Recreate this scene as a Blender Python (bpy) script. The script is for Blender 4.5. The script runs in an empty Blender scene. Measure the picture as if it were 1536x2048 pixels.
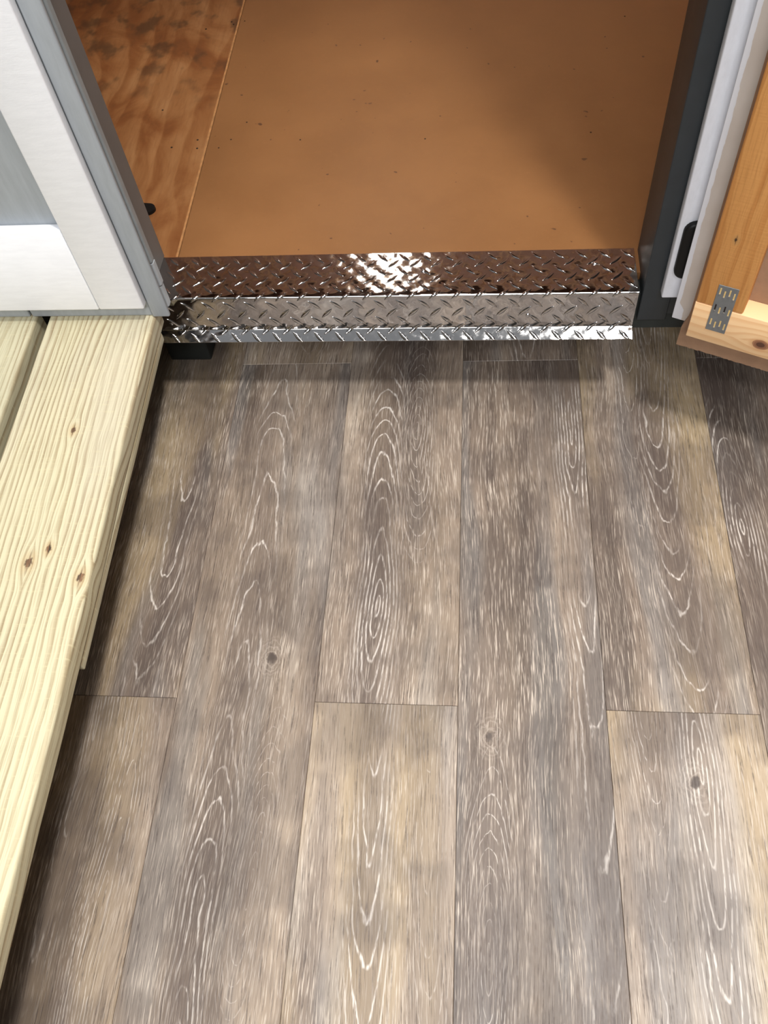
import bpy, bmesh, math, random
from mathutils import Vector, Matrix
random.seed(7)
SC = bpy.context.scene
C = SC.collection

# ------------------------------------------------------------------ camera
cam_d = bpy.data.cameras.new('camera')
cam = bpy.data.objects.new('camera', cam_d)
C.objects.link(cam)
cam.location = (0.025535, -0.459003, 1.292397)
cam.rotation_euler = (0.568303, 0.0880995, 0.0612910)
cam_d.sensor_fit = 'VERTICAL'
cam_d.sensor_height = 36.0
cam_d.lens = 1692.19 / 2048.0 * 36.0
cam_d.clip_start = 0.02
SC.camera = cam

# ------------------------------------------------------------------ world, lamps, exposure
W = bpy.data.worlds.new('showroom_air')
SC.world = W
W.use_nodes = True
bg = W.node_tree.nodes['Background']
bg.inputs[0].default_value = (0.93, 0.96, 1.0, 1)
bg.inputs[1].default_value = 0.33

def area(name, loc, size, power, col=(1, 1, 1), aim=None):
    d = bpy.data.lights.new(name, 'AREA')
    d.shape = 'RECTANGLE'
    d.size, d.size_y = size
    d.energy = power
    d.color = col
    o = bpy.data.objects.new(name, d)
    C.objects.link(o)
    o.location = loc
    if aim:
        v = Vector(aim) - Vector(loc)
        o.rotation_euler = v.to_track_quat('-Z', 'Y').to_euler()
    return o
# rows of ceiling luminaires of the hall the shed stands in
area('ceiling_lamp_near', (0.86, -0.48, 4.3), (0.30, 0.40), 130, (1.0, 0.985, 0.96))
area('ceiling_lamp_mid', (0.86, -2.75, 4.3), (0.60, 0.60), 60, (0.98, 0.98, 1.0), (0, 0.6, 0.2))
area('ceiling_lamp_over', (0.5, 0.75, 4.3), (1.6, 1.3), 95, (1.0, 0.985, 0.96))
area('ceiling_lamp_far', (-0.8, -4.2, 4.3), (2.40, 1.20), 195, (0.98, 0.98, 1.0), (0, 0.6, 0.2))

vs = SC.view_settings
vs.view_transform = 'Standard'
vs.look = 'None'
vs.exposure = 0.0
vs.gamma = 1.0
vs.use_curve_mapping = False

# ------------------------------------------------------------------ node helpers
def lin(r, g, b):
    f = lambda c: (c / 255) / 12.92 if c / 255 <= 0.04045 else (((c / 255) + 0.055) / 1.055) ** 2.4
    return (f(r), f(g), f(b), 1.0)

class Mat:
    def __init__(s, name):
        s.m = bpy.data.materials.new(name)
        s.m.use_nodes = True
        s.t = s.m.node_tree
        s.b = s.t.nodes['Principled BSDF']
    def new(s, typ):
        return s.t.nodes.new(typ)
    def put(s, sock, v):
        if v is None:
            return
        if isinstance(v, bpy.types.NodeSocket):
            s.t.links.new(v, sock)
        else:
            sock.default_value = v
    def math(s, op, a, b=None, c=None, clamp=False):
        n = s.new('ShaderNodeMath')
        n.operation = op
        n.use_clamp = clamp
        s.put(n.inputs[0], a); s.put(n.inputs[1], b); s.put(n.inputs[2], c)
        return n.outputs[0]
    def add(s, a, b): return s.math('ADD', a, b)
    def sub(s, a, b): return s.math('SUBTRACT', a, b)
    def mul(s, a, b): return s.math('MULTIPLY', a, b)
    def sstep(s, v, lo, hi, o0=0.0, o1=1.0):
        n = s.new('ShaderNodeMapRange')
        n.interpolation_type = 'SMOOTHSTEP'
        s.put(n.inputs[0], v); s.put(n.inputs[1], lo); s.put(n.inputs[2], hi)
        s.put(n.inputs[3], o0); s.put(n.inputs[4], o1)
        return n.outputs[0]
    def xyz(s):
        tc = s.new('ShaderNodeTexCoord')
        sp = s.new('ShaderNodeSeparateXYZ')
        s.t.links.new(tc.outputs['Object'], sp.inputs[0])
        return sp.outputs[0], sp.outputs[1], sp.outputs[2]
    def vec(s, x, y, z):
        n = s.new('ShaderNodeCombineXYZ')
        s.put(n.inputs[0], x); s.put(n.inputs[1], y); s.put(n.inputs[2], z)
        return n.outputs[0]
    def noise(s, v, scale=1.0, detail=2.0, rough=0.5, dist=0.0):
        n = s.new('ShaderNodeTexNoise')
        s.put(n.inputs['Vector'], v)
        n.inputs['Scale'].default_value = scale
        n.inputs['Detail'].default_value = detail
        n.inputs['Roughness'].default_value = rough
        n.inputs['Distortion'].default_value = dist
        return n.outputs['Fac']
    def attr(s, name):
        n = s.new('ShaderNodeAttribute')
        n.attribute_type = 'OBJECT'
        n.attribute_name = name
        return n.outputs['Fac']
    def mix(s, f, a, b, typ='MIX'):
        n = s.new('ShaderNodeMix')
        n.data_type = 'RGBA'
        n.blend_type = typ
        s.put(n.inputs['Factor'], f)
        s.put(n.inputs[6], a); s.put(n.inputs[7], b)
        return n.outputs[2]
    def ramp(s, f, stops):
        n = s.new('ShaderNodeValToRGB')
        cr = n.color_ramp
        while len(cr.elements) < len(stops):
            cr.elements.new(0.5)
        for e, (p, c) in zip(cr.elements, stops):
            e.position = p
            e.color = c
        s.put(n.inputs[0], f)
        return n.outputs[0]
    def bump(s, h, strength=0.2, dist=0.002):
        n = s.new('ShaderNodeBump')
        n.inputs['Strength'].default_value = strength
        n.inputs['Distance'].default_value = dist
        s.put(n.inputs['Height'], h)
        s.t.links.new(n.outputs[0], s.b.inputs['Normal'])
    def fin(s, col, rough=0.5, metal=0.0, spec=None):
        s.put(s.b.inputs['Base Color'], col)
        s.put(s.b.inputs['Roughness'], rough)
        s.put(s.b.inputs['Metallic'], metal)
        if spec is not None:
            s.put(s.b.inputs['Specular IOR Level'], spec)
        return s.m

# ------------------------------------------------------------------ materials
def mat_vinyl():
    m = Mat('limed_oak_vinyl')
    x, y, z = m.xyz()
    sd = m.mul(m.attr('seed'), 3.71)
    # slow wander of the grain
    w1 = m.noise(m.vec(m.mul(x, 3), m.mul(y, 2.0), sd), 1, 2, 0.5)
    xs = m.add(x, m.mul(m.sub(w1, 0.5), 0.050))
    w2 = m.noise(m.vec(m.mul(x, 70), m.mul(y, 26), sd), 1, 2, 0.5)
    xw = m.add(xs, m.mul(m.sub(w2, 0.5), 0.0035))
    hn = m.mul(m.sub(m.noise(m.vec(m.mul(x, 1.5), m.mul(y, 3.0), m.add(sd, 11.0)), 1, 2, 0.5), 0.5), 0.028)
    hn = m.add(hn, m.mul(m.sub(w2, 0.5), 0.003))
    def rings(ha, ya, ka, freq, wid, hmax):
        xx = m.sub(xw, m.attr(ha))
        h = m.add(m.mul(m.sub(y, m.attr(ya)), m.attr(ka)), hn)
        r = m.math('SQRT', m.add(m.mul(xx, xx), m.mul(h, h)))
        hk = m.mul(h, m.attr(ka))
        gr = m.math('DIVIDE', m.math('SQRT', m.add(m.mul(xx, xx), m.mul(hk, hk))), m.add(r, 0.0005))
        gr = m.math('MINIMUM', m.add(gr, 0.10), 1.0)
        fr = m.math('FRACT', m.mul(r, freq))
        tri = m.math('ABSOLUTE', m.sub(fr, 0.5))
        line = m.sstep(tri, m.mul(gr, wid), 0.0)
        near = m.mul(m.sstep(m.math('ABSOLUTE', xx), 0.050, 0.010), m.sstep(m.math('ABSOLUTE', h), hmax, hmax * 0.6))
        return line, near
    l1, n1 = rings('heart', 'heart_y', 'heart_k', 180, 0.34, 0.13)
    l2, n2 = rings('side', 'side_y', 'side_k', 230, 0.22, 0.055)
    patch = m.noise(m.vec(m.mul(x, 9), m.mul(y, 4.0), m.add(sd, 5.0)), 1, 2, 0.6)
    patch = m.sstep(patch, 0.38, 0.56)
    broken = m.sstep(m.noise(m.vec(m.mul(x, 260), m.mul(y, 45), sd), 1, 2, 0.6), 0.38, 0.56)
    l1 = m.mul(m.mul(m.mul(l1, n1), patch), m.add(m.mul(broken, 0.8), 0.2))
    l2 = m.mul(m.mul(m.mul(l2, n2), m.sub(1.0, m.mul(patch, 0.6))), m.mul(broken, 0.75))
    lines = m.math('MAXIMUM', l1, l2)
    # fine limed pores: short light dashes and dark dashes
    xf = m.add(xs, m.mul(m.sub(w2, 0.5), 0.0012))
    p1 = m.noise(m.vec(m.mul(xf, 640), m.mul(y, 26), sd), 1, 2, 0.6)
    p2 = m.noise(m.vec(m.mul(xf, 400), m.mul(y, 16), m.add(sd, 3.0)), 1, 2, 0.65)
    p3 = m.noise(m.vec(m.mul(x, 300), m.mul(y, 120), sd), 1, 2, 0.6)
    zone = m.noise(m.vec(m.mul(xs, 16), m.mul(y, 2.2), m.add(sd, 8.0)), 1, 3, 0.6)
    light = m.mul(m.sstep(p1, 0.50, 0.70), m.sstep(zone, 0.30, 0.62, 0.35, 1.0))
    dark = m.mul(m.sstep(p2, 0.50, 0.30), m.sstep(p3, 0.30, 0.60, 0.4, 1.0))
    # broad bands of colour
    band = m.noise(m.vec(m.mul(xs, 11), m.mul(y, 0.9), m.add(sd, 2.0)), 1, 4, 0.6)
    band = m.add(m.mul(m.sub(band, 0.5), 1.25), m.attr('tone'))
    col = m.ramp(band, [(0.18, lin(70, 60, 53)), (0.40, lin(107, 93, 82)), (0.58, lin(137, 121, 106)), (0.82, lin(178, 161, 142))])
    greyz = m.sstep(m.noise(m.vec(m.mul(xs, 13), m.mul(y, 1.6), m.add(sd, 31.0)), 1, 2, 0.5), 0.50, 0.68)
    col = m.mix(m.mul(greyz, 0.55), col, m.ramp(band, [(0.2, lin(80, 78, 76)), (0.8, lin(150, 148, 146))]))
    tanz = m.sstep(m.noise(m.vec(m.mul(xs, 10), m.mul(y, 1.3), m.add(sd, 21.0)), 1, 2, 0.5), 0.42, 0.64)
    col = m.mix(m.mul(m.mul(tanz, m.attr('tan')), 0.85), col, lin(168, 147, 114))
    col = m.mix(m.mul(dark, 0.66), col, lin(62, 51, 45))
    col = m.mix(m.mul(light, 0.74), col, lin(208, 194, 178))
    core = m.mul(m.math('MAXIMUM', n1, m.mul(n2, 0.7)), 0.42)
    col = m.mix(core, col, lin(86, 74, 68))
    col = m.mix(m.mul(lines, 0.82), col, lin(222, 213, 203))
    # soft cloudy dirt
    cl = m.noise(m.vec(m.mul(x, 6), m.mul(y, 6), m.add(sd, 14.0)), 1, 3, 0.6)
    col = m.mix(m.sstep(cl, 0.56, 0.40, 0.0, 0.38), col, lin(70, 60, 56))
    kx = m.sub(x, m.attr('knot_x'))
    ky = m.mul(m.sub(y, m.attr('knot_y')), 0.7)
    kd = m.math('SQRT', m.add(m.mul(kx, kx), m.mul(ky, ky)))
    kd = m.add(kd, m.mul(m.sub(m.noise(m.vec(m.mul(x, 60), m.mul(y, 45), sd), 1, 3, 0.6), 0.5), 0.022))
    ring = m.math('ABSOLUTE', m.sub(m.math('FRACT', m.mul(kd, 170)), 0.5))
    col = m.mix(m.mul(m.sstep(kd, 0.034, 0.012), m.sstep(ring, 0.30, 0.05, 0.0, 0.22)), col, lin(196, 184, 170))
    col = m.mix(m.sstep(kd, 0.0085, 0.0030, 0.0, 0.85), col, lin(58, 47, 42))
    m.bump(m.add(m.mul(light, 0.5), m.sub(1.0, dark)), 0.25, 0.0008)
    return m.fin(col, m.add(0.40, m.mul(p3, 0.15)), 0.0, 0.42)

def mat_plain(name, col, rough=0.5, metal=0.0, spec=None, var=0.0, scale=8.0, bump=0.0, stretch=(1, 1, 1)):
    m = Mat(name)
    x, y, z = m.xyz()
    v = m.vec(m.mul(x, stretch[0]), m.mul(y, stretch[1]), m.mul(z, stretch[2]))
    n = m.noise(v, scale, 4, 0.6)
    dk = tuple(c * (1 - var) for c in col[:3]) + (1,)
    lt = tuple(min(1, c * (1 + var)) for c in col[:3]) + (1,)
    c = m.mix(m.sstep(n, 0.3, 0.7), dk, lt)
    if bump:
        m.bump(m.noise(v, scale * 6, 3, 0.6), bump, 0.001)
    return m.fin(c, rough, metal, spec)

def mat_pine(name, base, line, ax, freq, knots=(), warp=0.012, extra=None, cross=(1, 0), tint=None, rough=0.6):
    """long-grained softwood; ax is the axis of the grain, knots are (across, along, radius)"""
    m = Mat(name)
    c3 = m.xyz()
    along = c3[ax]
    across = c3[cross[0]]
    depth = c3[cross[1]]
    wv = m.mul(m.sub(m.noise(m.vec(m.mul(across, 6), m.mul(along, 2.2), depth), 1, 3, 0.5), 0.5), warp * 2)
    wv = m.add(wv, m.mul(m.sub(m.noise(m.vec(m.mul(across, 40), m.mul(along, 14), depth), 1, 2, 0.5), 0.5), warp * 0.22))
    a = m.add(m.add(across, wv), m.mul(depth, 0.6))
    kmask = None
    kring = None
    for ka, kl, kr in knots:
        dx = m.sub(across, ka)
        dy = m.mul(m.sub(along, kl), 0.62)
        d = m.math('SQRT', m.add(m.mul(dx, dx), m.mul(dy, dy)))
        push = m.sstep(d, kr * 4.5, 0.0, 0.0, kr * 1.3)
        sg = m.math('SIGN', dx)
        a = m.sub(a, m.mul(push, sg))
        wob = m.add(d, m.mul(m.sub(m.noise(m.vec(m.mul(across, 230), m.mul(along, 120), 0), 1, 3), 0.5), kr * 1.5))
        k = m.sstep(wob, kr, kr * 0.55)
        # thin split that runs out of the knot along the grain
        sp = m.mul(m.sstep(m.math('ABSOLUTE', dx), kr * 0.33, 0.0), m.sstep(m.math('ABSOLUTE', m.sub(along, kl)), kr * 3.6, kr * 1.2))
        k = m.math('MAXIMUM', k, m.mul(sp, 0.75))
        kmask = k if kmask is None else m.math('MAXIMUM', kmask, k)
        rg = m.sstep(d, kr * 2.6, kr * 0.9)
        kring = rg if kring is None else m.math('MAXIMUM', kring, rg)
    dens = m.noise(m.vec(m.mul(across, 9), m.mul(along, 0.6), 4.0), 1, 2, 0.5)
    ph = m.add(m.mul(a, freq), m.mul(dens, 6.0))
    fr = m.math('FRACT', ph)
    late = m.mul(m.sstep(fr, 0.42, 0.90), m.sstep(fr, 1.0, 0.93))
    soft = m.noise(m.vec(m.mul(across, 8), m.mul(along, 1.0), 9.0), 1, 3, 0.5)
    late = m.mul(late, m.sstep(soft, 0.30, 0.62, 0.25, 1.0))
    fib = m.noise(m.vec(m.mul(a, 420), m.mul(along, 12), depth), 1, 2, 0.6)
    saw = m.noise(m.vec(m.mul(across, 25), m.mul(along, 260), depth), 1, 2, 0.5)
    col = m.mix(late, base, line)
    if tint is not None:
        col = m.mix(m.sstep(soft, 0.44, 0.68, 0.0, 0.75), col, tint)
    col = m.mix(m.sstep(fib, 0.55, 0.30, 0.0, 0.30), col, tuple(c * 0.72 for c in line[:3]) + (1,))
    if extra is not None:
        col = m.mix(m.sstep(saw, 0.56, 0.72, 0.0, 0.30), col, extra)
    if kmask is not None:
        col = m.mix(m.mul(kring, 0.35), col, lin(176, 142, 92))
        col = m.mix(m.mul(kmask, 0.92), col, m.mix(m.sstep(fib, 0.4, 0.6), lin(38, 28, 22), lin(120, 84, 58)))
    m.bump(m.sub(m.add(fib, saw), m.mul(late, 0.9)), 0.30, 0.0008)
    return m.fin(col, rough, 0, 0.35)

def mat_plywood():
    m = Mat('stained_plywood')
    x, y, z = m.xyz()
    w = m.noise(m.vec(m.mul(x, 3), m.mul(y, 1.6), 0.3), 1, 3, 0.55)
    xx = m.add(x, m.mul(m.sub(w, 0.5), 0.20))
    h = m.mul(m.sub(m.noise(m.vec(m.mul(x, 2), m.mul(y, 3), 4.0), 1, 2), 0.5), 0.35)
    r = m.math('SQRT', m.add(m.mul(xx, xx), m.mul(h, h)))
    fr = m.math('FRACT', m.mul(r, 16))
    g = m.mul(m.sstep(fr, 0.1, 0.85), m.sstep(fr, 1.0, 0.9))
    bl = m.noise(m.vec(m.mul(xx, 8), m.mul(y, 4.5), 2.0), 1, 5, 0.62, 0.8)
    col = m.ramp(m.add(m.mul(bl, 1.0), m.mul(m.sub(g, 0.4), 0.12)), [(0.30, lin(164, 120, 78)), (0.46, lin(148, 101, 60)), (0.60, lin(126, 77, 40)), (0.80, lin(98, 61, 36))])
    fib = m.noise(m.vec(m.mul(x, 160), m.mul(y, 12), 0), 1, 2, 0.6)
    col = m.mix(m.sstep(fib, 0.55, 0.3, 0, 0.30), col, lin(120, 72, 38))
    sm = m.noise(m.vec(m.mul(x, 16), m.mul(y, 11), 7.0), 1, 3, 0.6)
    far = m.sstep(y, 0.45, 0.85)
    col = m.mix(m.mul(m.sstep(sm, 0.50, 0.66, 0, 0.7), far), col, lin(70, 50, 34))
    m.bump(fib, 0.12, 0.0006)
    return m.fin(col, m.add(0.30, m.mul(bl, 0.2)), 0, 0.45)

def mat_board():
    m = Mat('brown_coated_board')
    x, y, z = m.xyz()
    v = m.vec(x, y, z)
    n1 = m.noise(v, 5, 4, 0.6)
    n2 = m.noise(v, 120, 2, 0.6)
    col = m.mix(m.sstep(n1, 0.3, 0.7), lin(130, 89, 52), lin(140, 97, 58))
    col = m.mix(m.sstep(n2, 0.55, 0.8, 0, 0.25), col, lin(150, 100, 62))
    sp = m.noise(v, 55, 1, 0.5)
    col = m.mix(m.sstep(sp, 0.775, 0.80), col, lin(90, 58, 36))
    m.bump(n1, 0.05, 0.002)
    return m.fin(col, m.add(0.34, m.mul(n1, 0.14)), 0, 0.5)

def mat_metal():
    m = Mat('bright_tread_aluminium')
    x, y, z = m.xyz()
    n = m.noise(m.vec(x, y, z), 34, 2, 0.5)
    s = m.noise(m.vec(m.mul(x, 60), m.mul(y, 900), m.mul(z, 25)), 1, 2, 0.6)
    q = 2 * math.pi / 0.0392
    cv = m.mul(m.math('COSINE', m.mul(x, q)), m.math('COSINE', m.mul(m.add(y, z), q)))
    m.bump(m.add(m.mul(cv, 0.00019), m.mul(n, 0.0006)), 1.0, 1.0)
    sc = m.noise(m.vec(m.mul(x, 90), m.mul(y, 90), m.mul(z, 20)), 1, 4, 0.65)
    col = m.mix(m.sstep(sc, 0.60, 0.74, 0, 0.5), lin(200, 198, 197), lin(228, 228, 228))
    return m.fin(col, m.add(0.06, m.mul(m.sstep(sc, 0.45, 0.75), 0.12)), 1.0)

def mat_doorback():
    """back of the overlapping trim: beige primer, ragged white paint along its free edge"""
    m = Mat('primed_trim_back')
    x, y, z = m.xyz()
    n = m.noise(m.vec(m.mul(x, 60), m.mul(y, 60), m.mul(z, 45)), 1, 3, 0.6)
    nn = m.noise(m.vec(x, y, z), 9, 3, 0.6)
    e = m.add(x, m.add(m.mul(m.sub(n, 0.5), 0.005), m.mul(m.sub(nn, 0.5), 0.004)))
    low = m.sstep(z, 0.262, 0.245, 0.0, 0.0085)
    f = m.sstep(m.sub(e, low), -0.0128, -0.0138)
    col = m.mix(m.sstep(nn, 0.3, 0.7), lin(206, 196, 186), lin(216, 208, 200))
    col = m.mix(f, col, lin(232, 234, 240))
    sp = m.noise(m.vec(x, y, z), 38, 2, 0.5)
    col = m.mix(m.sstep(sp, 0.74, 0.80, 0, 0.6), col, lin(120, 116, 112))
    m.bump(n, 0.15, 0.001)
    return m.fin(col, 0.7)

def mat_knotrail():
    m = Mat('pale_pine_rail')
    x, y, z = m.xyz()
    kx, kz = 0.1285, 0.268
    dx = m.sub(x, kx); dz = m.sub(z, kz)
    w = m.noise(m.vec(m.mul(x, 40), m.mul(z, 40), 0), 1, 2)
    d = m.math('SQRT', m.add(m.mul(m.mul(dx, dx), 0.8), m.mul(m.mul(dz, dz), 1.5)))
    d = m.add(d, m.mul(m.sub(w, 0.5), 0.006))
    push = m.mul(m.sstep(d, 0.06, 0.0, 0.0, 0.02), m.math('SIGN', dz))
    a = m.sub(m.add(z, m.mul(m.sub(m.noise(m.vec(m.mul(x, 5), m.mul(z, 12), 0), 1, 2), 0.5), 0.03)), push)
    fr = m.math('FRACT', m.mul(a, 62))
    g = m.mul(m.sstep(fr, 0.3, 0.85), m.sstep(fr, 1.0, 0.9))
    col = m.mix(m.mul(g, 0.55), lin(246, 206, 156), lin(226, 172, 118))
    rr = m.math('FRACT', m.mul(d, 330))
    k = m.sstep(d, 0.0125, 0.0105)
    kc = m.mix(rr, lin(186, 130, 92), lin(126, 86, 64))
    kc = m.mix(m.sstep(d, 0.0085, 0.005), kc, lin(96, 62, 46))
    col = m.mix(m.sstep(d, 0.020, 0.011, 0, 0.5), col, lin(210, 152, 100))
    col = m.mix(k, col, kc)
    m.bump(g, 0.08, 0.0005)
    return m.fin(col, 0.6)

M_vinyl = mat_vinyl()
M_sub = mat_plain('dark_subfloor', lin(40, 36, 33), 0.9, var=0.2)
M_white = mat_plain('white_trim_paint', lin(236, 238, 242), 0.55, var=0.025, scale=5, bump=0.16, stretch=(4, 1, 22))
M_white2 = mat_plain('white_casing_paint', lin(226, 229, 236), 0.6, var=0.03, scale=8, bump=0.22, stretch=(14, 4, 6))
M_grey = mat_plain('light_grey_siding_paint', lin(160, 166, 171), 0.6, var=0.06, scale=7, bump=0.16, stretch=(14, 4, 2))
M_slate = mat_plain('dark_slate_jamb_paint', lin(42, 48, 52), 0.45, var=0.10, scale=14, bump=0.1)
M_reveal = mat_plain('jamb_grey_as_lit', lin(104, 102, 100), 0.5, var=0.05, scale=10, bump=0.05)  # jamb paint toned for how light falls on the left reveal
M_seal = mat_plain('grey_weather_seal', lin(140, 146, 148), 0.4, var=0.06, scale=30)
M_seal2 = mat_plain('pale_weather_seal', lin(176, 182, 186), 0.4, var=0.06, scale=30)
M_metal = mat_metal()
M_screw = mat_plain('bright_screw_steel', lin(220, 220, 222), 0.16, 1.0, var=0.02)
M_zinc = mat_plain('galvanised_steel', lin(122, 124, 124), 0.5, 0.35, var=0.10, scale=40)
M_tooth = mat_plain('galvanised_tooth_edge', lin(235, 236, 232), 0.25, 1.0, var=0.02)
M_black = mat_plain('black_powder_coat', lin(12, 12, 12), 0.5, var=0.1, spec=0.3)
M_skid_joist_shade = mat_plain('black_skid_and_joist_shade', lin(36, 40, 38), 0.75, var=0.15, scale=20, bump=0.2)  # skids are black themselves; on rim and floor joists it is painted shade
M_joist = mat_plain('weathered_joist', lin(96, 84, 62), 0.8, var=0.15, scale=12, stretch=(1, 6, 6))
M_hole = mat_plain('dark_nail_hole', lin(30, 18, 12), 0.8, var=0.1)
M_inner = mat_pine('interior_pine_siding', lin(204, 168, 150), lin(172, 134, 116), 2, 30, cross=(0, 1))
M_roof = mat_plain('interior_roof_deck', lin(84, 62, 50), 0.8, var=0.2, scale=6)
M_shingle = mat_plain('dark_roof_shingle', lin(60, 60, 62), 0.9, var=0.2, scale=20)
M_ply = mat_plywood()
M_board = mat_board()
M_edge = mat_plain('raw_plywood_edge', lin(172, 124, 76), 0.7, var=0.2, scale=60)
KN = [(0.0098, -0.2542, 0.0048), (0.0256, -0.4782, 0.0050), (0.0007, -0.5008, 0.0070), (0.0862, -0.5266, 0.0062)]
M_deck1 = mat_pine('treated_pine_knotty', lin(203, 195, 163), lin(138, 113, 76), 1, 92, warp=0.014, extra=lin(206, 196, 158), tint=lin(198, 190, 166), cross=(0, 2),
                   knots=KN)
M_deck2 = mat_pine('treated_pine_plain', lin(196, 189, 160), lin(134, 110, 74), 1, 80, warp=0.012, extra=lin(206, 196, 158), tint=lin(194, 188, 158), cross=(0, 2))
M_stile = mat_pine('orange_pine_stile', lin(224, 164, 98), lin(186, 118, 56), 2, 46, warp=0.012, cross=(0, 1), knots=[(0.045, 0.445, 0.0030)], tint=lin(214, 152, 86))
M_rail = mat_knotrail()
M_sheath = mat_plain('brown_fibre_sheathing', lin(152, 120, 94), 0.8, var=0.08, scale=30, bump=0.2)
M_back = mat_doorback()
M_glass = Mat('window_glass')
M_glass.b.inputs['Transmission Weight'].default_value = 1.0
M_glass = M_glass.fin((1, 1, 1, 1), 0.02)

# ------------------------------------------------------------------ mesh helpers
def link(name, me, mat, parent=None):
    o = bpy.data.objects.new(name, me)
    C.objects.link(o)
    if mat is not None and not me.materials:
        me.materials.append(mat)
    if parent is not None:
        o.parent = parent
    return o

def box_me(bm, x0, x1, y0, y1, z0, z1):
    v = [bm.verts.new((x, y, z)) for z in (z0, z1) for y in (y0, y1) for x in (x0, x1)]
    for f in ((0, 2, 3, 1), (4, 5, 7, 6), (0, 1, 5, 4), (2, 6, 7, 3), (0, 4, 6, 2), (1, 3, 7, 5)):
        bm.faces.new([v[i] for i in f])

def done(bm, name):
    bmesh.ops.recalc_face_normals(bm, faces=bm.faces)
    me = bpy.data.meshes.new(name)
    bm.to_mesh(me)
    bm.free()
    return me

def box(name, x0, x1, y0, y1, z0, z1, mat, parent=None, bev=0.0, seg=2):
    bm = bmesh.new()
    box_me(bm, x0, x1, y0, y1, z0, z1)
    if bev:
        bmesh.ops.bevel(bm, geom=list(bm.edges), offset=bev, segments=seg, affect='EDGES', profile=0.5)
    me = done(bm, name)
    if bev:
        for p in me.polygons:
            p.use_smooth = True
        me.set_sharp_from_angle(angle=math.radians(35)) if seg < 2 else None
    return link(name, me, mat, parent)

def prism(name, pts, ax, a0, a1, mat, parent=None):
    """outline pts (2-D) pushed along axis ax from a0 to a1"""
    bm = bmesh.new()
    def P(u, v, a):
        return {0: (a, u, v), 1: (u, a, v), 2: (u, v, a)}[ax]
    A = [bm.verts.new(P(u, v, a0)) for u, v in pts]
    B = [bm.verts.new(P(u, v, a1)) for u, v in pts]
    bm.faces.new(A); bm.faces.new(B[::-1])
    n = len(pts)
    for i in range(n):
        bm.faces.new((A[i], B[i], B[(i + 1) % n], A[(i + 1) % n]))
    return link(name, done(bm, name), mat, parent)

def root(name, label, cat, loc=(0, 0, 0), rz=0.0, group=None, kind=None):
    o = bpy.data.objects.new(name, None)
    o.empty_display_size = 0.05
    C.objects.link(o)
    o.location = loc
    o.rotation_euler = (0, 0, rz)
    return tag(o, label, cat, group, kind)

def tag(o, label, cat, group=None, kind=None):
    o['label'] = label
    o['category'] = cat
    if group: o['group'] = group
    if kind: o['kind'] = kind
    return o

YAW = math.radians(-0.72)
ZF = 0.25            # top of the shed floor and of the tread plate

# ------------------------------------------------------------------ showroom floor of vinyl planks
PW, PL = 0.2286, 1.4478
fl = box('floor', -5.0, 5.0, -5.0, 5.0, -0.03, -0.0045, M_sub)
tag(fl, 'grey-brown limed oak vinyl plank floor', 'floor', kind='structure')
bm = bmesh.new()
hw, hl, g, c = PW / 2, PL / 2, 0.00022, 0.0006
rects = [(hw - g, hl - g, -0.0045), (hw - g, hl - g, -0.0006), (hw - g - c, hl - g - c, 0.0)]
rows = [[bm.verts.new((sx * a, sy * b, zz)) for sx, sy in ((-1, -1), (1, -1), (1, 1), (-1, 1))] for a, b, zz in rects]
for k in range(2):
    for i in range(4):
        j = (i + 1) % 4
        bm.faces.new((rows[k][i], rows[k][j], rows[k + 1][j], rows[k + 1][i]))
bm.faces.new(rows[2])
plank_me = done(bm, 'plank')
plank_me.materials.append(M_vinyl)
# (column, row) -> heart x, oval y, slope, side heart x, y, slope, tone, tan
spec = {
    (-3, 1): (0.045, 0.45, 0.060, -0.010, 0.9, 0.05, 0.50, 0.85, 2.2),
    (-3, 0): (-0.015, 0.72, 0.070, 0.060, 0.3, 0.05, 0.56, 0.75, 9.6),
    (-2, 0): (-0.020, -0.75, 0.060, 0.052, -0.28, 0.16, 0.51, 0.10, 4.1),
    (-1, 1): (-0.030, -0.541, 0.130, 0.035, -0.20, 0.18, 0.53, 0.15, 6.4),
    (-1, 0): (-0.008, 0.85, 0.075, 0.080, 0.9, 0.05, 0.63, 0.80, 1.3),
    (0, 0): (0.090, 0.62, 0.055, -0.066, -0.34, 0.15, 0.47, 0.12, 7.7),
    (1, 1): (0.025, 0.20, 0.090, -0.020, 0.5, 0.05, 0.52, 0.95, 3.3),
    (1, 0): (0.012, 0.615, 0.075, -0.060, 1.0, 0.05, 0.62, 0.75, 5.2),
    (2, 0): (-0.085, 0.30, 0.140, 0.05, 0.0, 0.06, 0.36, 0.05, 8.8),
    (2, 1): (0.0, 0.2, 0.07, 0.07, 0.0, 0.06, 0.40, 0.05, 0.8),
}
for col in range(-10, 10):
    for row in range(-1, 3):
        yc = (row - 0.5) * PL if col % 2 else row * PL
        o = link('plank', plank_me, None, fl)
        o.location = ((col + 0.5) * PW, yc, 0)
        s = spec.get((col, row))
        if s is None:
            rnd = random.random
            s = (rnd() * 0.12 - 0.06, rnd() * 1.4 - 0.7, 0.05 + 0.08 * rnd(), rnd() * 0.16 - 0.08, rnd() * 1.4 - 0.7, 0.05 + 0.1 * rnd(), 0.42 + 0.2 * rnd(), rnd() * 0.6, rnd() * 20)
        for k, v in zip(('heart', 'heart_y', 'heart_k', 'side', 'side_y', 'side_k', 'tone', 'tan', 'seed'), s):
            o[k] = float(v)
        kn = {(1, 0): (0.005, 0.617), (-2, 0): (0.034, 0.072), (0, 0): (-0.064, -0.045)}.get((col, row), (3.0, 0.0))
        o['knot_x'], o['knot_y'] = kn

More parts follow.
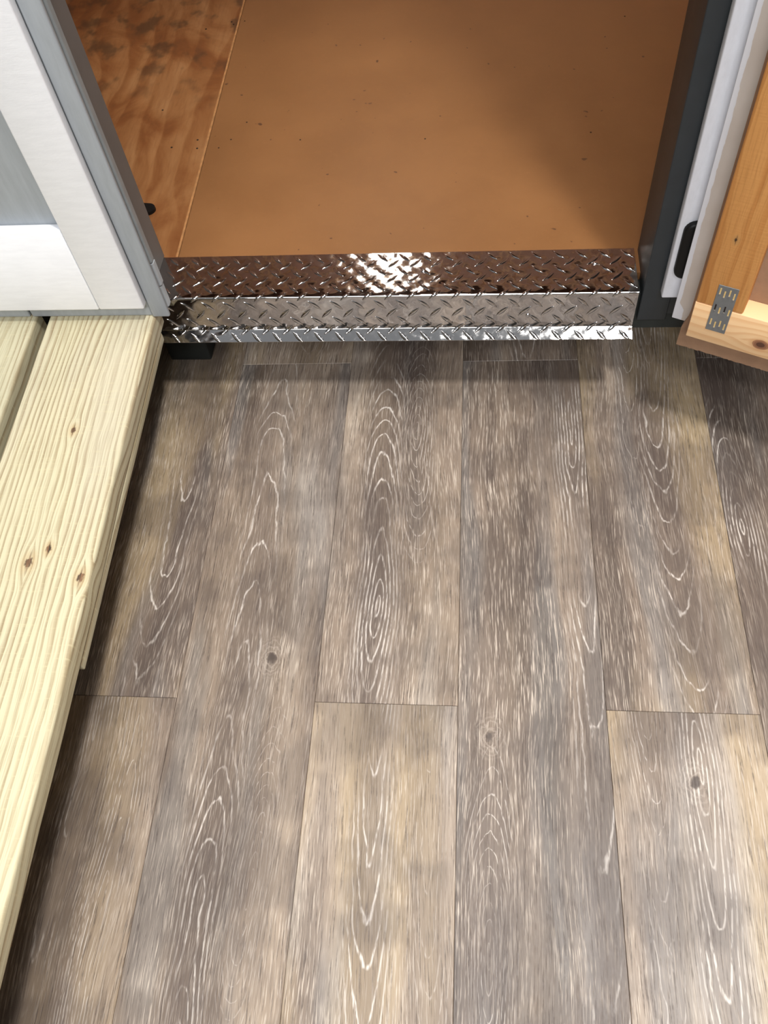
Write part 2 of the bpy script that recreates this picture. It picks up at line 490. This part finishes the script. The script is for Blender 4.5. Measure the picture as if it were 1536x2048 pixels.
M_hall = mat_plain('added_wall_paint', lin(112, 108, 102), 0.8, var=0.04, scale=2)  # unseen hall walls, added to cut low-angle light under deck and threshold
for nm, lb, b in (('wall_added_back', 'unseen hall wall added behind the photographer to block low light', (-5, 5, -5.1, -5)), ('wall_added_left', 'unseen hall wall added far to the left to block low light', (-5.1, -5, -5, 5)), ('wall_added_right', 'unseen hall wall added far to the right to block low light', (5, 5.1, -5, 5))):
    tag(box(nm, b[0], b[1], b[2], b[3], -0.0044, 4.6, M_hall), lb, 'wall', kind='structure')

# ------------------------------------------------------------------ shed floor
sf = root('shed_floor', 'raised shed floor of plywood and smooth brown boards', 'floor', (0, 0.66, 0), 0, kind='structure')
def y_(v): return v - 0.66
# brown coated board, its left edge slightly out of square
bxl = lambda y: -0.5314 - 0.0123 * (y - 0.7657)
prism('floor_panel', [(bxl(0.70) + .0008, y_(0.705)), (1.02, y_(0.690)), (1.02, y_(2.93)), (bxl(2.93) + .0008, y_(2.93))], 2, 0.2315, ZF - 0.003, M_board, sf)
prism('floor_panel', [(-1.50, y_(0.705)), (bxl(0.70), y_(0.705)), (bxl(2.93), y_(2.93)), (-1.50, y_(2.93))], 2, 0.2315, ZF - 0.001, M_ply, sf)
prism('panel_edge', [(bxl(0.76) - .004, y_(0.768)), (bxl(0.76), y_(0.768)), (bxl(2.93), y_(2.93)), (bxl(2.93) - .004, y_(2.93))], 2, 0.2320, ZF - 0.0004, M_edge, sf)
rim = box('rim_joist', -1.50, 1.02, 0.012, 0.05, 0.150, 0.2312, M_skid_joist_shade, sf)  # black colour stands in for the shade beneath the doorway
rim.rotation_euler.z = YAW; rim.location = (-0.0, -0.006, 0)
for yy in (1.11, 1.57, 2.03, 2.5, 2.88):
    box('floor_joist', -1.50, 1.02, y_(yy) - 0.019, y_(yy) + 0.019, 0.150, 0.2312, M_skid_joist_shade, sf)
def disc(name, x, y, z, r, h, mat, parent, seg=12):
    bm = bmesh.new()
    bmesh.ops.create_cone(bm, cap_ends=True, segments=seg, radius1=r, radius2=r * 0.8, depth=h)
    o = link(name, done(bm, name), mat, parent)
    o.location = (x, y, z)
    return o
for hx, hy, zz in ((-0.5556, 1.1013, 0), (-0.5599, 1.1307, 0), (-0.6121, 1.1085, 0), (-0.5612, 1.5958, 0), (-0.5544, 1.5839, 0), (-0.62, 1.57, 0), (-0.66, 1.245, 0),
                   (-0.51, 1.103, 1), (-0.488, 1.13, 1), (-0.3387, 1.1186, 1), (-0.0788, 1.1037, 1), (0.2515, 1.1016, 1), (0.3548, 1.5243, 1), (-0.4629, 1.1887, 1), (-0.53, 1.60, 1)):
    disc('nail', hx, y_(hy), ZF - (0.003 if zz else 0.001), 0.0026 if not zz else 0.0020, 0.0010, M_hole, sf)

# black pad on the plywood beside the left jamb
bm = bmesh.new()
pts = [(-0.055, -0.0155), (0.0, -0.0155)]
pts += [(0.0155 * math.sin(a), -0.0155 * math.cos(a)) for a in [math.pi * k / 12 for k in range(1, 12)]]
pts += [(0.0, 0.0155), (-0.055, 0.0155)]
A = [bm.verts.new((x, y, 0)) for x, y in pts]
B = [bm.verts.new((x * 0.97, y * 0.95, 0.006)) for x, y in pts]
bm.faces.new(A); bm.faces.new(B)
for i in range(len(pts)):
    bm.faces.new((A[i], A[(i + 1) % len(pts)], B[(i + 1) % len(pts)], B[i]))
pad = link('floor_pad', done(bm, 'floor_pad'), M_black)
pad.location = (-0.619, 0.906, ZF - 0.001)
pad.rotation_euler.z = math.radians(-8)
tag(pad, 'round-ended black pad on the plywood floor just inside the left jamb', 'pad')

# ------------------------------------------------------------------ skids the shed stands on
for k, (xa, xb) in enumerate(((-0.615, -0.527), (0.78, 0.868))):
    s = box('skid', -0.044, 0.044, 0, 2.15, 0, 0.150, M_skid_joist_shade, bev=0.004)
    s.location = ((xa + xb) / 2, 0.738, 0.0003)
    s.rotation_euler.z = YAW
    tag(s, ('black skid timber under the left end of the metal threshold', 'black skid timber under the shed behind the open door')[k], 'skid')

# ------------------------------------------------------------------ diamond-plate threshold
TX0, TX1 = -0.5625, 0.3035
TL = 0.8632
tp = root('threshold_plate', 'shiny aluminium diamond-plate threshold across the shed doorway', 'threshold', (TX0, 0.6562, 0), YAW)
R1, R2, FH, LIP, TOPW = 0.0035, 0.0025, 0.0790, 0.0225, 0.1105
prof = []           # (y, z, ny, nz) from the back of the tread to the lip's front edge
nT = 12
for i in range(nT + 1):
    prof.append((TOPW - (TOPW - R1) * i / nT, ZF, 0, 1))
for i in range(1, 9):
    a = math.radians(90 - 90 * i / 8)
    prof.append((R1 - R1 * math.cos(a), ZF - R1 + R1 * math.sin(a), -math.cos(a), math.sin(a)))
zl = ZF - FH
for i in range(1, 9):
    prof.append((0, ZF - R1 - (FH - R1 - R2) * i / 8, -1, 0))
LA = math.radians(62)      # the toe flares out and a little down
for i in range(1, 7):
    a = LA * i / 6
    prof.append((-R2 + R2 * math.cos(a), zl + R2 - R2 * math.sin(a), -math.cos(a), math.sin(a)))
ly0, lz0 = prof[-1][0], prof[-1][1]
for i in range(1, 6):
    prof.append((ly0 - LIP * math.sin(LA) * i / 5, lz0 - LIP * math.cos(LA) * i / 5, -math.cos(LA), math.sin(LA)))
S = [0.0]
for a, b in zip(prof, prof[1:]):
    S.append(S[-1] + math.hypot(b[0] - a[0], b[1] - a[1]))
s_edge = (TOPW - R1) + math.pi * R1 / 4
def at(v, h):
    """point on the folded sheet; v runs back from the front edge (+) and down the face (-)"""
    s = s_edge - v
    s = max(0.0, min(S[-1], s))
    k = 0
    while k < len(S) - 2 and S[k + 1] < s:
        k += 1
    t = (s - S[k]) / (S[k + 1] - S[k])
    q = [prof[k][i] * (1 - t) + prof[k + 1][i] * t for i in range(4)]
    n = math.hypot(q[2], q[3]) or 1
    return q[0] + h * q[2] / n, q[1] + h * q[3] / n
bm = bmesh.new()
TH = 0.0022
outer, inner = [], []
nx = 24
for i in range(nx + 1):
    x = TL * i / nx
    outer.append([bm.verts.new((x, p[0], p[1])) for p in prof])
    inner.append([bm.verts.new((x, p[0] - TH * p[2], p[1] - TH * p[3])) for p in prof])
m_ = len(prof)
for i in range(nx):
    for j in range(m_ - 1):
        bm.faces.new((outer[i][j], outer[i + 1][j], outer[i + 1][j + 1], outer[i][j + 1]))
        bm.faces.new((inner[i][j + 1], inner[i + 1][j + 1], inner[i + 1][j], inner[i][j]))
    for j in (0, m_ - 1):
        bm.faces.new((outer[i][j], inner[i][j], inner[i + 1][j], outer[i + 1][j]))
for i in (0, nx):
    for j in range(m_ - 1):
        bm.faces.new((outer[i][j], outer[i][j + 1], inner[i][j + 1], inner[i][j]))
me = done(bm, 'folded_sheet')
for p in me.polygons:
    p.use_smooth = True
me.set_sharp_from_angle(angle=math.radians(40))
sheet = link('folded_sheet', me, M_metal, tp)

def lug_me(v0, sgn):
    L, Wd, H = 0.0310, 0.0078, 0.0021
    bm = bmesh.new()
    ns, nt = 14, 6
    grid = []
    for i in range(ns + 1):
        s = -1 + 2 * i / ns
        hwid = Wd / 2 * (max(0, 1 - abs(s) ** 1.7)) ** 0.9 + 0.00005
        hh = H * (max(0, 1 - s * s)) ** 0.55
        rowv = []
        for j in range(nt + 1):
            t = -1 + 2 * j / nt
            a, b = s * L / 2, t * hwid
            h = hh * (1 - t * t) ** 0.8 - 0.00005
            u = (a - b * sgn) * 0.7071
            v = (a * sgn + b) * 0.7071
            y, z = at(v0 + v, h)
            rowv.append(bm.verts.new((u, y, z)))
        grid.append(rowv)
    for i in range(ns):
        for j in range(nt):
            bm.faces.new((grid[i][j], grid[i + 1][j], grid[i + 1][j + 1], grid[i][j + 1]))
    me = done(bm, 'lug')
    # recalc may flip an open patch: make it face outward
    o = at(v0, 1.0); i0 = at(v0, 0.0)
    ref = Vector((0, o[0] - i0[0], o[1] - i0[1]))
    if sum((p.normal.dot(ref) for p in me.polygons)) < 0:
        me.flip_normals()
    for p in me.polygons:
        p.use_smooth = True
    me.materials.append(M_metal)
    return me
PITCH = 0.0392
for sgn, off, vs_ in ((1, 0.0068, (0.002, 0.0412, 0.0804, -0.0385, -0.0775)), (-1, 0.0264, (0.0216, 0.0608, 0.0968, -0.0190, -0.0580, -0.0935))):
    for v0 in vs_:
        me = lug_me(v0, sgn)
        k = 0
        while True:
            x = off + k * PITCH
            if x > TL - 0.008:
                break
            if x > 0.008:
                o = link('lug', me, None, sheet)
                o.location.x = x
            k += 1
def dome(name, x, v, r, h, mat, parent):
    bm = bmesh.new()
    prev = None
    n = 14
    y0, z0 = at(v, 0); y1, z1 = at(v, 1)
    up = Vector((0, y1 - y0, z1 - z0)); ux = Vector((1, 0, 0)); uy = up.cross(ux)
    for k in range(5):
        a = math.pi / 2 * k / 5
        ring = [bm.verts.new(Vector((x, y0, z0)) + ux * (r * math.cos(a) * math.cos(t)) + uy * (r * math.cos(a) * math.sin(t)) + up * (h * math.sin(a)))
                for t in [2 * math.pi * i / n for i in range(n)]]
        if prev:
            for i in range(n):
                bm.faces.new((prev[i], prev[(i + 1) % n], ring[(i + 1) % n], ring[i]))
        prev = ring
    bm.faces.new(prev)
    me = done(bm, name)
    for p in me.polygons:
        p.use_smooth = True
    return link(name, me, mat, parent)
dome('screw_head', -0.0687 - TX0, 0.062, 0.0050, 0.0028, M_screw, tp)
dome('screw_head', 0.2316 - TX0, 0.073, 0.0050, 0.0028, M_screw, tp)
dome('screw_head', 0.117 - TX0, -0.049, 0.0042, 0.0028, M_screw, tp)
dome('screw_head', 0.0230, -0.060, 0.0042, 0.0028, M_screw, tp)

# ------------------------------------------------------------------ front wall, left of the doorway
wl = root('wall_left', 'light grey shed wall with white trim left of the doorway, standing on the deck', 'wall', (-0.518, 0.6138, ZF), YAW, kind='structure')
H = 1.95
# grooved siding boards: own pieces with a recessed joint
xs = [0.0 - 0.028, -0.258, -0.466, -0.674, -0.882]
for a, b in zip(xs, xs[1:]):
    box('siding_board', b + 0.0035, a - 0.0005, 0.0, 0.012, 0.0007, H, M_grey, wl, bev=0.0025)
box('sheathing', -0.98, -0.030, 0.0085, 0.020, 0.003, H, M_grey, wl)
box('edge_board', -0.0275, 0.0040, -0.004, 0.0045, 0.0005, H, M_grey, wl, bev=0.003)
# white stile and bottom rail
box('stile', -0.1105, -0.0285, -0.0185, -0.0003, 0.0335, H, M_white, wl, bev=0.0030)
box('rail', -0.98, -0.1112, -0.0185, -0.0003, 0.0335, 0.2030, M_white, wl, bev=0.0022)
# wall core, seal and jamb
box('wall_core', -0.98, -0.043, 0.0205, 0.154, 0.0005, H, M_reveal, wl)
box('jamb', -0.0428, -0.0420, 0.0240, 0.1565, 0.0004, H, M_reveal, wl)
def bead(name, z0, z1, r, mat):
    pts = [(-0.0418, 0.016), (r - 0.004, 0.016)] + [(r - 0.004 + 0.004 * math.sin(a), 0.020 - 0.004 * math.cos(a)) for a in [math.pi / 2 * k / 5 for k in range(1, 6)]] + [(r, 0.029), (-0.0418, 0.029)]
    return prism(name, pts, 2, z0, z1, mat, wl)
bead('seal', 0.105, H, 0.0006, M_seal)
bead('seal_end', 0.055, 0.102, 0.0014, M_seal2)
bead('seal_end', 0.006, 0.052, -0.0002, M_seal2)

# ------------------------------------------------------------------ front wall, right of the doorway
wr = root('wall_right', 'dark slate door jamb with white casing right of the doorway', 'wall', (0.3075, 0.6500, 0.18), YAW, kind='structure')
box('jamb', 0.0, 0.0495, 0.0, 0.107, 0.0, 2.02, M_slate, wr, bev=0.0022)
box('jamb_backing', 0.050, 0.40, 0.012, 0.107, 0.004, 2.02, M_slate, wr)
box('casing', 0.0285, 0.115, -0.018, -0.0004, 0.0690, 2.02, M_white2, wr, bev=0.0022)
box('siding_board', 0.1155, 0.30, -0.0105, -0.0004, 0.0690, 2.02, M_grey, wr, bev=0.002)
box('siding_board', 0.302, 0.40, -0.0105, -0.0004, 0.0690, 2.02, M_grey, wr, bev=0.002)

# ------------------------------------------------------------------ rest of the shed: header, side walls, back wall with a window, roof
wf = root('wall_front', 'grey shed wall over the doorway', 'wall', (0, 0.66, 2.20), YAW, kind='structure')
box('header', -1.50, 0.70, -0.02, 0.10, 0.0, 0.35, M_grey, wf)
box('head_casing', -0.62, 0.42, -0.040, -0.0205, 0.0, 0.09, M_white, wf, bev=0.002)
def shed_wall(name, label, x0, x1, y0, y1):
    r_ = root(name, label, 'wall', ((x0 + x1) / 2, (y0 + y1) / 2, ZF), 0, kind='structure')
    lx, ly = (x1 - x0) / 2, (y1 - y0) / 2
    if lx > ly:
        n = int(2 * lx / 0.2)
        for k in range(n):
            box('wall_board', -lx + 2 * lx * k / n, -lx + 2 * lx * (k + 1) / n - 0.003, -ly, ly, 0, 2.28, M_inner, r_)
    else:
        n = int(2 * ly / 0.2)
        for k in range(n):
            box('wall_board', -lx, lx, -ly + 2 * ly * k / n, -ly + 2 * ly * (k + 1) / n - 0.003, 0, 2.28, M_inner, r_)
    return r_
shed_wall('wall_side_left', 'pine boarded inner shed wall on the left', -1.53, -1.505, 0.80, 2.93)
shed_wall('wall_side_right', 'pine boarded inner shed wall on the right', 1.03, 1.055, 0.80, 2.93)
bw = root('wall_back', 'pine boarded back wall of the shed', 'wall', (0, 2.945, ZF), 0, kind='structure')
for k in range(13):
    a = -1.505 + k * 0.195; b = min(a + 0.192, 1.03)
    box('wall_board', a, b, -0.0125, 0.0125, 0, 2.28, M_inner, bw)
M_stud = mat_plain('pale_pine_stud', lin(236, 196, 156), 0.6, var=0.06, scale=6, stretch=(6, 1, 1))
for k in range(7):
    xk = -1.40 + k * 0.405
    if abs(xk + 0.40) < 0.14: continue
    box('stud', xk - 0.019, xk + 0.019, -0.075, -0.0128, 0.04, 2.06, M_stud, bw, bev=0.002)
box('top_plate', -1.50, 1.02, -0.075, -0.0128, 2.0605, 2.135, M_stud, bw, bev=0.002)
box('sole_plate', -1.50, 1.02, -0.075, -0.0128, 0.001, 0.0395, M_stud, bw, bev=0.002)
wlamp = root('wall_lamp', 'white LED lamp high on the back wall inside the shed', 'lamp', (-0.40, 2.9322, ZF + 1.60), 0)
box('housing', -0.11, 0.11, -0.03, 0.0, 0.0, 0.46, M_white, wlamp, bev=0.006)
M_led = Mat('lamp_diffuser')
M_led.b.inputs['Emission Color'].default_value = (1.0, 0.95, 0.88, 1)
M_led.b.inputs['Emission Strength'].default_value = 9.0
box('diffuser', -0.09, 0.09, -0.036, -0.0301, 0.02, 0.44, M_led.fin((0.9, 0.9, 0.9, 1), 0.4), wlamp, bev=0.002)
clamp_ = root('fill_lamp', 'round lamp added on the shed ceiling to brighten the inner walls', 'lamp', (-0.10, 1.05, 2.5448), 0)  # added lamp, brightens the back wall that the threshold mirrors
bm = bmesh.new()
bmesh.ops.create_cone(bm, cap_ends=True, segments=32, radius1=0.15, radius2=0.17, depth=0.04)
o = link('housing', done(bm, 'housing'), M_white, clamp_); o.location.z = -0.02
bm = bmesh.new()
bmesh.ops.create_uvsphere(bm, u_segments=24, v_segments=14, radius=0.11)
for v in bm.verts: v.co.z *= 0.8
M_led2 = Mat('fill_lamp_diffuser')
M_led2.b.inputs['Emission Color'].default_value = (1.0, 0.92, 0.82, 1)
M_led2.b.inputs['Emission Strength'].default_value = 75.0
o = link('globe', done(bm, 'globe'), M_led2.fin((0.9, 0.9, 0.9, 1), 0.4), clamp_); o.location.z = -0.12
ce = root('ceiling', 'dark shed roof deck', 'ceiling', (-0.24, 1.80, 2.545), 0, kind='structure')
box('roof_deck', -1.42, 1.42, -1.28, 1.28, 0.0, 0.02, M_roof, ce)
box('shingles', -1.44, 1.44, -1.30, 1.30, 0.0205, 0.03, M_shingle, ce)

# ------------------------------------------------------------------ open door leaf on the right
TA = math.radians(-25.0)
dr = root('door_1', 'open shed door leaf showing its pine frame and galvanised corner plate', 'door', (0.3684, 0.5920, 0.0), TA, kind='structure')
# local x along the leaf from its hinge edge, local -y towards the photographer, frame 37 mm proud of the sheathing
LW, LT = 0.86, 2.12
pts = [(0.0, 0.18)]
xx = 0.0
while xx < LW - 0.004:
    xx += random.uniform(0.002, 0.006)
    pts.append((min(xx, LW), 0.18 + random.uniform(-0.0009, 0.0009)))
pts += [(LW, 0.18), (LW, LT), (0.0082, LT), (0.0082, 0.262), (0.0060, 0.240), (0.0006, 0.222)]
prism('sheathing', pts, 1, 0.0, 0.0118, M_sheath, dr)
T1 = -0.0373
box('rail', 0.0153, LW - 0.01, T1, -0.0003, 0.2421, 0.3160, M_rail, dr, bev=0.0012)
box('rail', 0.0880, LW - 0.083, T1, -0.0003, 1.15, 1.2225, M_stile, dr, bev=0.0012)
box('rail', 0.0153, LW - 0.01, T1, -0.0003, 2.04, 2.11, M_stile, dr, bev=0.0012)
box('stile', 0.0153, 0.0875, T1, -0.0003, 0.3162, 2.0398, M_stile, dr, bev=0.0030)
box('stile', LW - 0.082, LW - 0.01, T1, -0.0003, 0.3162, 2.0398, M_stile, dr, bev=0.0030)
# outer trim, its hinge-side stile overlaps past the sheathing so its back shows
box('outer_trim', -0.0206, 0.075, 0.0121, 0.0295, 0.2237, LT, M_back, dr, bev=0.0012)
box('outer_trim', 0.0755, LW - 0.08, 0.0121, 0.0295, 0.2237, 0.36, M_white2, dr, bev=0.0012)
box('outer_trim', LW - 0.0795, LW, 0.0121, 0.0295, 0.2237, LT, M_white2, dr, bev=0.0012)
box('outer_trim', 0.0755, LW - 0.08, 0.0121, 0.0295, LT - 0.1, LT, M_white2, dr, bev=0.0012)
# galvanised nail plate over the corner joint
me_plate = box('corner_plate', -0.0152, 0.0152, -0.0012, 0.0, -0.0462, 0.0462, M_zinc, dr, bev=0.0003, seg=1)
me_plate.location = (0.0567, T1 - 0.0002, 0.3157)
M_slot = mat_plain('wood_in_plate_slot', lin(206, 176, 116), 0.7, var=0.1, scale=60)
for r_, zr in enumerate((0.0335, 0.0005, -0.0295)):
    for k in range(4):
        xk = -0.0105 + k * 0.0072
        zk = zr + (-0.0022 if k % 2 else 0.0022)
        sl = box('slot', xk - 0.0011, xk + 0.0011, -0.0015, -0.0012, zk - 0.0055, zk + 0.0055, M_slot if not (r_ == 1 and k in (0, 2)) else M_hole, me_plate)
        tt = box('tooth', xk - 0.0012, xk + 0.0012, -0.0022, -0.0012, zk - 0.0066, zk - 0.0053, M_tooth, me_plate)
# T-hinge leaf on the casing: black, round-ended
bm = bmesh.new()
def pill(hwid, hlen, n=10):
    p = [(hwid * math.cos(a), hlen - hwid + hwid * math.sin(a)) for a in [math.pi * k / n for k in range(n + 1)]]
    p += [(-hwid * math.cos(a), -(hlen - hwid) - hwid * math.sin(a)) for a in [math.pi * k / n for k in range(n + 1)]]
    return p
for nm_z in (0.352, 1.0, 1.75):
    lev = []
    bm = bmesh.new()
    for hwid, hlen, yy in ((0.0165, 0.0545, 0.0), (0.0165, 0.0545, -0.006), (0.0150, 0.0530, -0.0085), (0.0115, 0.0495, -0.0098)):
        lev.append([bm.verts.new((u, yy, v)) for u, v in pill(hwid, hlen)])
    for a, b in zip(lev, lev[1:]):
        for i in range(len(a)):
            bm.faces.new((a[i], a[(i + 1) % len(a)], b[(i + 1) % len(a)], b[i]))
    bm.faces.new(lev[0]); bm.faces.new(lev[-1])
    me = done(bm, 'hinge_plate')
    for p in me.polygons: p.use_smooth = True
    me.set_sharp_from_angle(angle=math.radians(50))
    hp = link('hinge_plate', me, M_black, wr)
    hp.location = (0.0525, -0.0183, nm_z - 0.18)

# ------------------------------------------------------------------ treated-pine deck on the left
DY = math.radians(1.35)
dk = root('deck', 'low deck of pale pressure-treated pine boards in front of the grey wall', 'deck', (-0.642, 0.612, 0.0), DY)
def deck_board(xc, mat, L=1.95, th=0.040, wd=0.2000, z=ZF):
    bm = bmesh.new()
    r = 0.0055
    hwid = wd / 2
    sec = []
    for cx, cz, a0 in ((hwid - r, -r, 0), (-hwid + r, -r, 90), (-hwid + r, -th + r, 180), (hwid - r, -th + r, 270)):
        for k in range(5):
            a = math.radians(a0 + 90 * k / 4)
            sec.append((cx + r * math.cos(a), cz + r * math.sin(a)))
    ny = 40
    ringz = []
    for i in range(ny + 1):
        y = 0.022 - (L + 0.022) * i / ny
        wob = 0.0008 * math.sin(y * 7 + xc * 31) + 0.0004 * math.sin(y * 23)
        ringz.append([bm.verts.new((u + wob, y, v)) for u, v in sec])
    n = len(sec)
    for a, b in zip(ringz, ringz[1:]):
        for i in range(n):
            bm.faces.new((a[i], a[(i + 1) % n], b[(i + 1) % n], b[i]))
    bm.faces.new(ringz[0]); bm.faces.new(ringz[-1][::-1])
    me = done(bm, 'board')
    for p in me.polygons: p.use_smooth = True
    me.set_sharp_from_angle(angle=math.radians(40))
    o = link('board', me, mat, dk)
    o.location = (xc, 0, z)
    return o
deck_board(0.0, M_deck1)
deck_board(-0.2225, M_deck2, z=ZF)
deck_board(-0.4450, M_deck2, z=ZF)
deck_board(-0.6675, M_deck2, z=ZF)
box('edge_cleat', 0.050, 0.0985, -0.645, -0.001, 0.1915, 0.2095, M_deck2, dk, bev=0.002)
for yy in (-0.30, -1.0, -1.85):
    box('joist', -0.765, -0.02, yy - 0.019, yy + 0.019, 0.12, 0.2098, M_joist, dk)
for xx in (-0.70, -0.16):
    for yy in (-0.345, -1.045, -1.805):
        box('leg', xx - 0.044, xx + 0.044, yy - 0.025, yy + 0.025, 0.0003, 0.2098, M_joist, dk)
